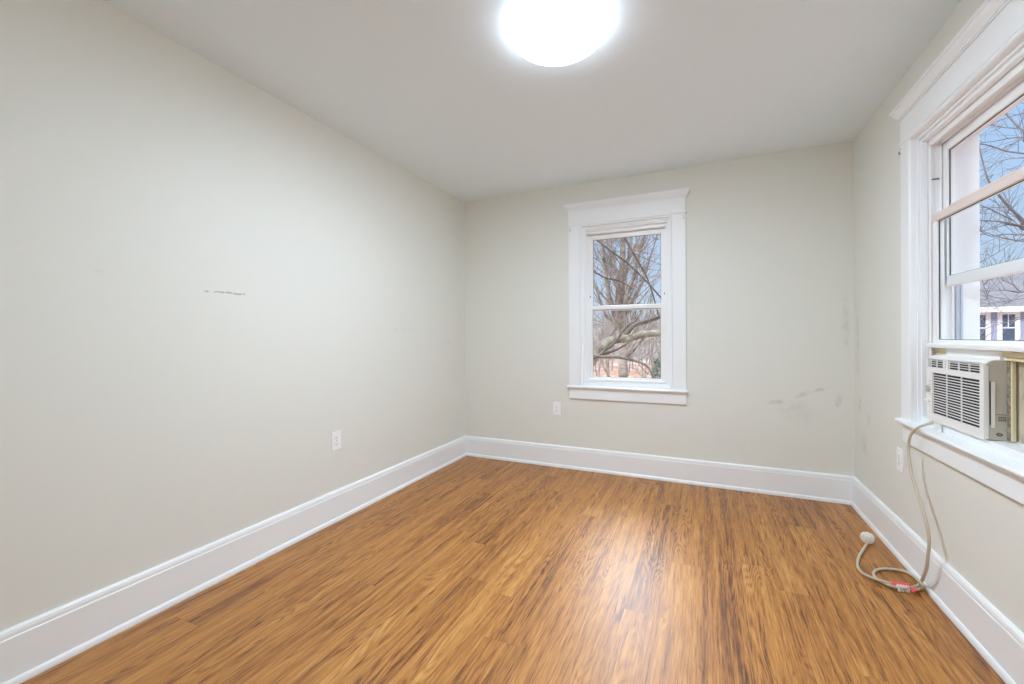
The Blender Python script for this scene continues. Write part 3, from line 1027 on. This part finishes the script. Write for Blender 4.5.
spots = []
for k in range(4000):
    y = rg.uniform(24, 88)
    d = px_ray(rg.uniform(588, 664), 340)
    x = d.x * y / d.y
    if all((x - a) ** 2 + (y - b) ** 2 > 1.9 ** 2 for a, b in spots): spots.append((x, y))
    if len(spots) == 48: break
spots.sort(key=lambda q: q[1])
for k, (x, y) in enumerate(spots):
    r = protos[k % 4] if k < 4 else copy_tree(protos[k % 4], (0, 0, 0), 0, 1)
    r.location = (x, y, gz(x, y))
    r.rotation_euler = (0, 0, rg.uniform(0, 6.28))
    sc = rg.uniform(.42, .6) if y < 50 else rg.uniform(.5, .8)
    r.scale = (sc, sc, sc)
    tag(r, 'bare grey-brown tree in the woods beyond the far window', 'tree', 'bare trees in the woods behind the house')

# --- dark evergreen shrub low at the right of the far window
p = at_y(657, 352, 24.0)
sh = empty('evergreen_shrub', (p.x, 24.0, gz(p.x, 24.0)))
tag(sh, 'dark green shrub low in the right of the far window', 'shrub')
mb = MB()
hgt = p.z - gz(p.x, 24.0) - .35
for k in range(900):
    a, zz = rg.uniform(0, 6.28), rg.random()
    rr = .55 * math.sqrt(rg.random()) * (1.0 - .75 * zz)
    c = Vector((rr * math.cos(a), rr * math.sin(a), hgt * (.12 + .88 * zz)))
    u, v = Vector((rg.uniform(-1, 1), rg.uniform(-1, 1), rg.uniform(-1, 1))).normalized() * .09, Vector((rg.uniform(-1, 1), rg.uniform(-1, 1), rg.uniform(-1, 1))).normalized() * .06
    mb.add([c - u, c + v, c + u, c - v], [(0, 1, 2, 3)])
mb.build('foliage', M['evergreen'], sh)
MB().tube([(0, 0, 0), (0, 0, hgt * .8)], [.05, .02], 6).build('stem', M['bark_dark'], sh)

# --- tree whose branches cross the right window
rg = random.Random(3)
tx, ty = 5.6, 7.2
t3 = empty('bare_tree', (tx, ty, gz(tx, ty)))
tag(t3, 'grey bare tree whose thin branches cross the sky in the right window', 'tree')
L = [[], [], [], [], []]
limb(L, [Vector((tx, ty, gz(tx, ty))), Vector((tx - .05, ty, 0)), Vector((tx + .05, ty + .1, 2.5)), Vector((tx, ty + .1, 5)), Vector((tx + .1, ty, 7))], .22, .07, rg, 10, 1.6, 0, 3, .5, 10)
for spec, r0, r1, za in (([(1040, 232), (1024, 221), (1012, 210), (1002, 199), (994, 189), (987, 177), (980, 150), (977, 130)], .05, .008, 1.9),
                    ([(1050, 233), (1024, 227), (1008, 223), (995, 221), (981, 220.5), (968, 219)], .034, .016, 1.7),
                    ([(1024, 227), (1012, 220), (1000, 214), (990, 209), (980, 205)], .022, .012, 1.9),
                    ([(1050, 236), (1024, 235), (1004, 234), (990, 236), (976, 228)], .020, .010, 1.6),
                    ([(1050, 246), (1024, 241.5), (1005, 238.5), (990, 234), (978, 229)], .022, .010, 1.5),
                    ([(1040, 236), (1012, 243), (1002, 250), (990, 257), (978, 263)], .018, .009, 1.5),
                    ([(1060, 158), (1024, 153.5), (1006, 151), (994, 147), (982, 144), (972, 144)], .024, .012, 2.6),
                    ([(1060, 135), (1024, 137), (1008, 138.5), (996, 141), (980, 143)], .018, .010, 2.8),
                    ([(1060, 106), (1024, 113), (1000, 120), (984, 128), (972, 130)], .020, .010, 3.0),
                    ([(1050, 150), (1024, 132), (1012, 120), (1004, 111), (994, 98), (985, 86)], .028, .016, 2.7),
                    ([(1050, 160), (1024, 158), (1004, 160), (990, 167), (978, 171)], .014, .008, 2.4),
                    ([(1050, 282), (1024, 292), (1005, 290), (990, 291), (975, 290)], .022, .012, 1.2),
                    ([(1050, 292), (1024, 298), (1006, 301), (990, 304), (976, 308)], .018, .009, 1.1),
                    ([(1050, 272), (1024, 291), (1012, 284), (1001, 279), (985, 268)], .018, .009, 1.4),
                    ([(1060, 312), (1024, 318), (1004, 323), (990, 327), (976, 333)], .014, .007, .9)):
    yy = rg.uniform(6.4, 7.6)
    limb(L, [Vector((tx, ty, za))] + path_y(spec, yy + .3, yy + rg.uniform(-.5, .5)), r0 * .5, r1 * .4, rg, 8, .5, 1, 3, .15, 7)
finish_tree(t3, (M['bark_grey'],) * 3, L)

# --- neighbour's house
hs = empty('neighbour_house', (13.0, 28.0, -2.9))
tag(hs, 'lavender-grey house with white-trimmed windows beyond the right window', 'house')
HX0, HX1, HYF, HYB, EZ = -5.0, 9.0, 0.0, 8.0, 5.25
MB().box(HX0, HX1, HYF, HYB, 0, EZ).build('wall', M['siding'], hs)
mb = MB()
rv = [(HX0 - .4, -.45, EZ - .02), (HX1 + .4, -.45, EZ - .02), (HX1 + .4, 4.0, EZ + 2.25), (HX0 - .4, 4.0, EZ + 2.25), (HX1 + .4, 8.4, EZ - .02), (HX0 - .4, 8.4, EZ - .02)]
mb.add(rv, [(0, 1, 2, 3), (3, 2, 4, 5), (0, 3, 5), (1, 4, 2), (0, 5, 4, 1)])
mb.build('roof', M['roof'], hs)
MB().box(HX0 - .4, 1.2, -.52, -.40, EZ - .20, EZ + .04, .01).build('gutter', M['white_ext'], hs)
MB().box(HX0 - .3, HX1 + .3, -.40, 0, EZ - .12, EZ - .06).build('soffit', M['white_ext'], hs)
for xc in [at_y(p_, 330, 28.0).x - 13.0 for p_ in (950, 979, 1008, 1037, 1066)]:
    wdw = empty('window', (xc, 0, 3.62))
    wdw.parent = hs
    mb = MB()
    frame_ring(mb, -.385, .385, 0, 1.45, .165, .165, .10, .13, -.07, .0, .005)
    mb.box(-.40, .40, -.11, 0, 1.43, 1.49, .01).box(-.40, .40, -.12, 0, -.05, .02, .01)
    mb.build('window_trim', M['white_ext'], wdw)
    mb = MB().box(-.225, .225, -.05, -.01, .66, .72)
    mb.box(-.015, .015, -.04, -.01, .72, 1.33)
    mb.build('sash_bars', M['white_ext'], wdw)
    MB().box(-.23, .23, -.015, -.002, .08, 1.34).build('pane', M['pane_dark'], wdw)
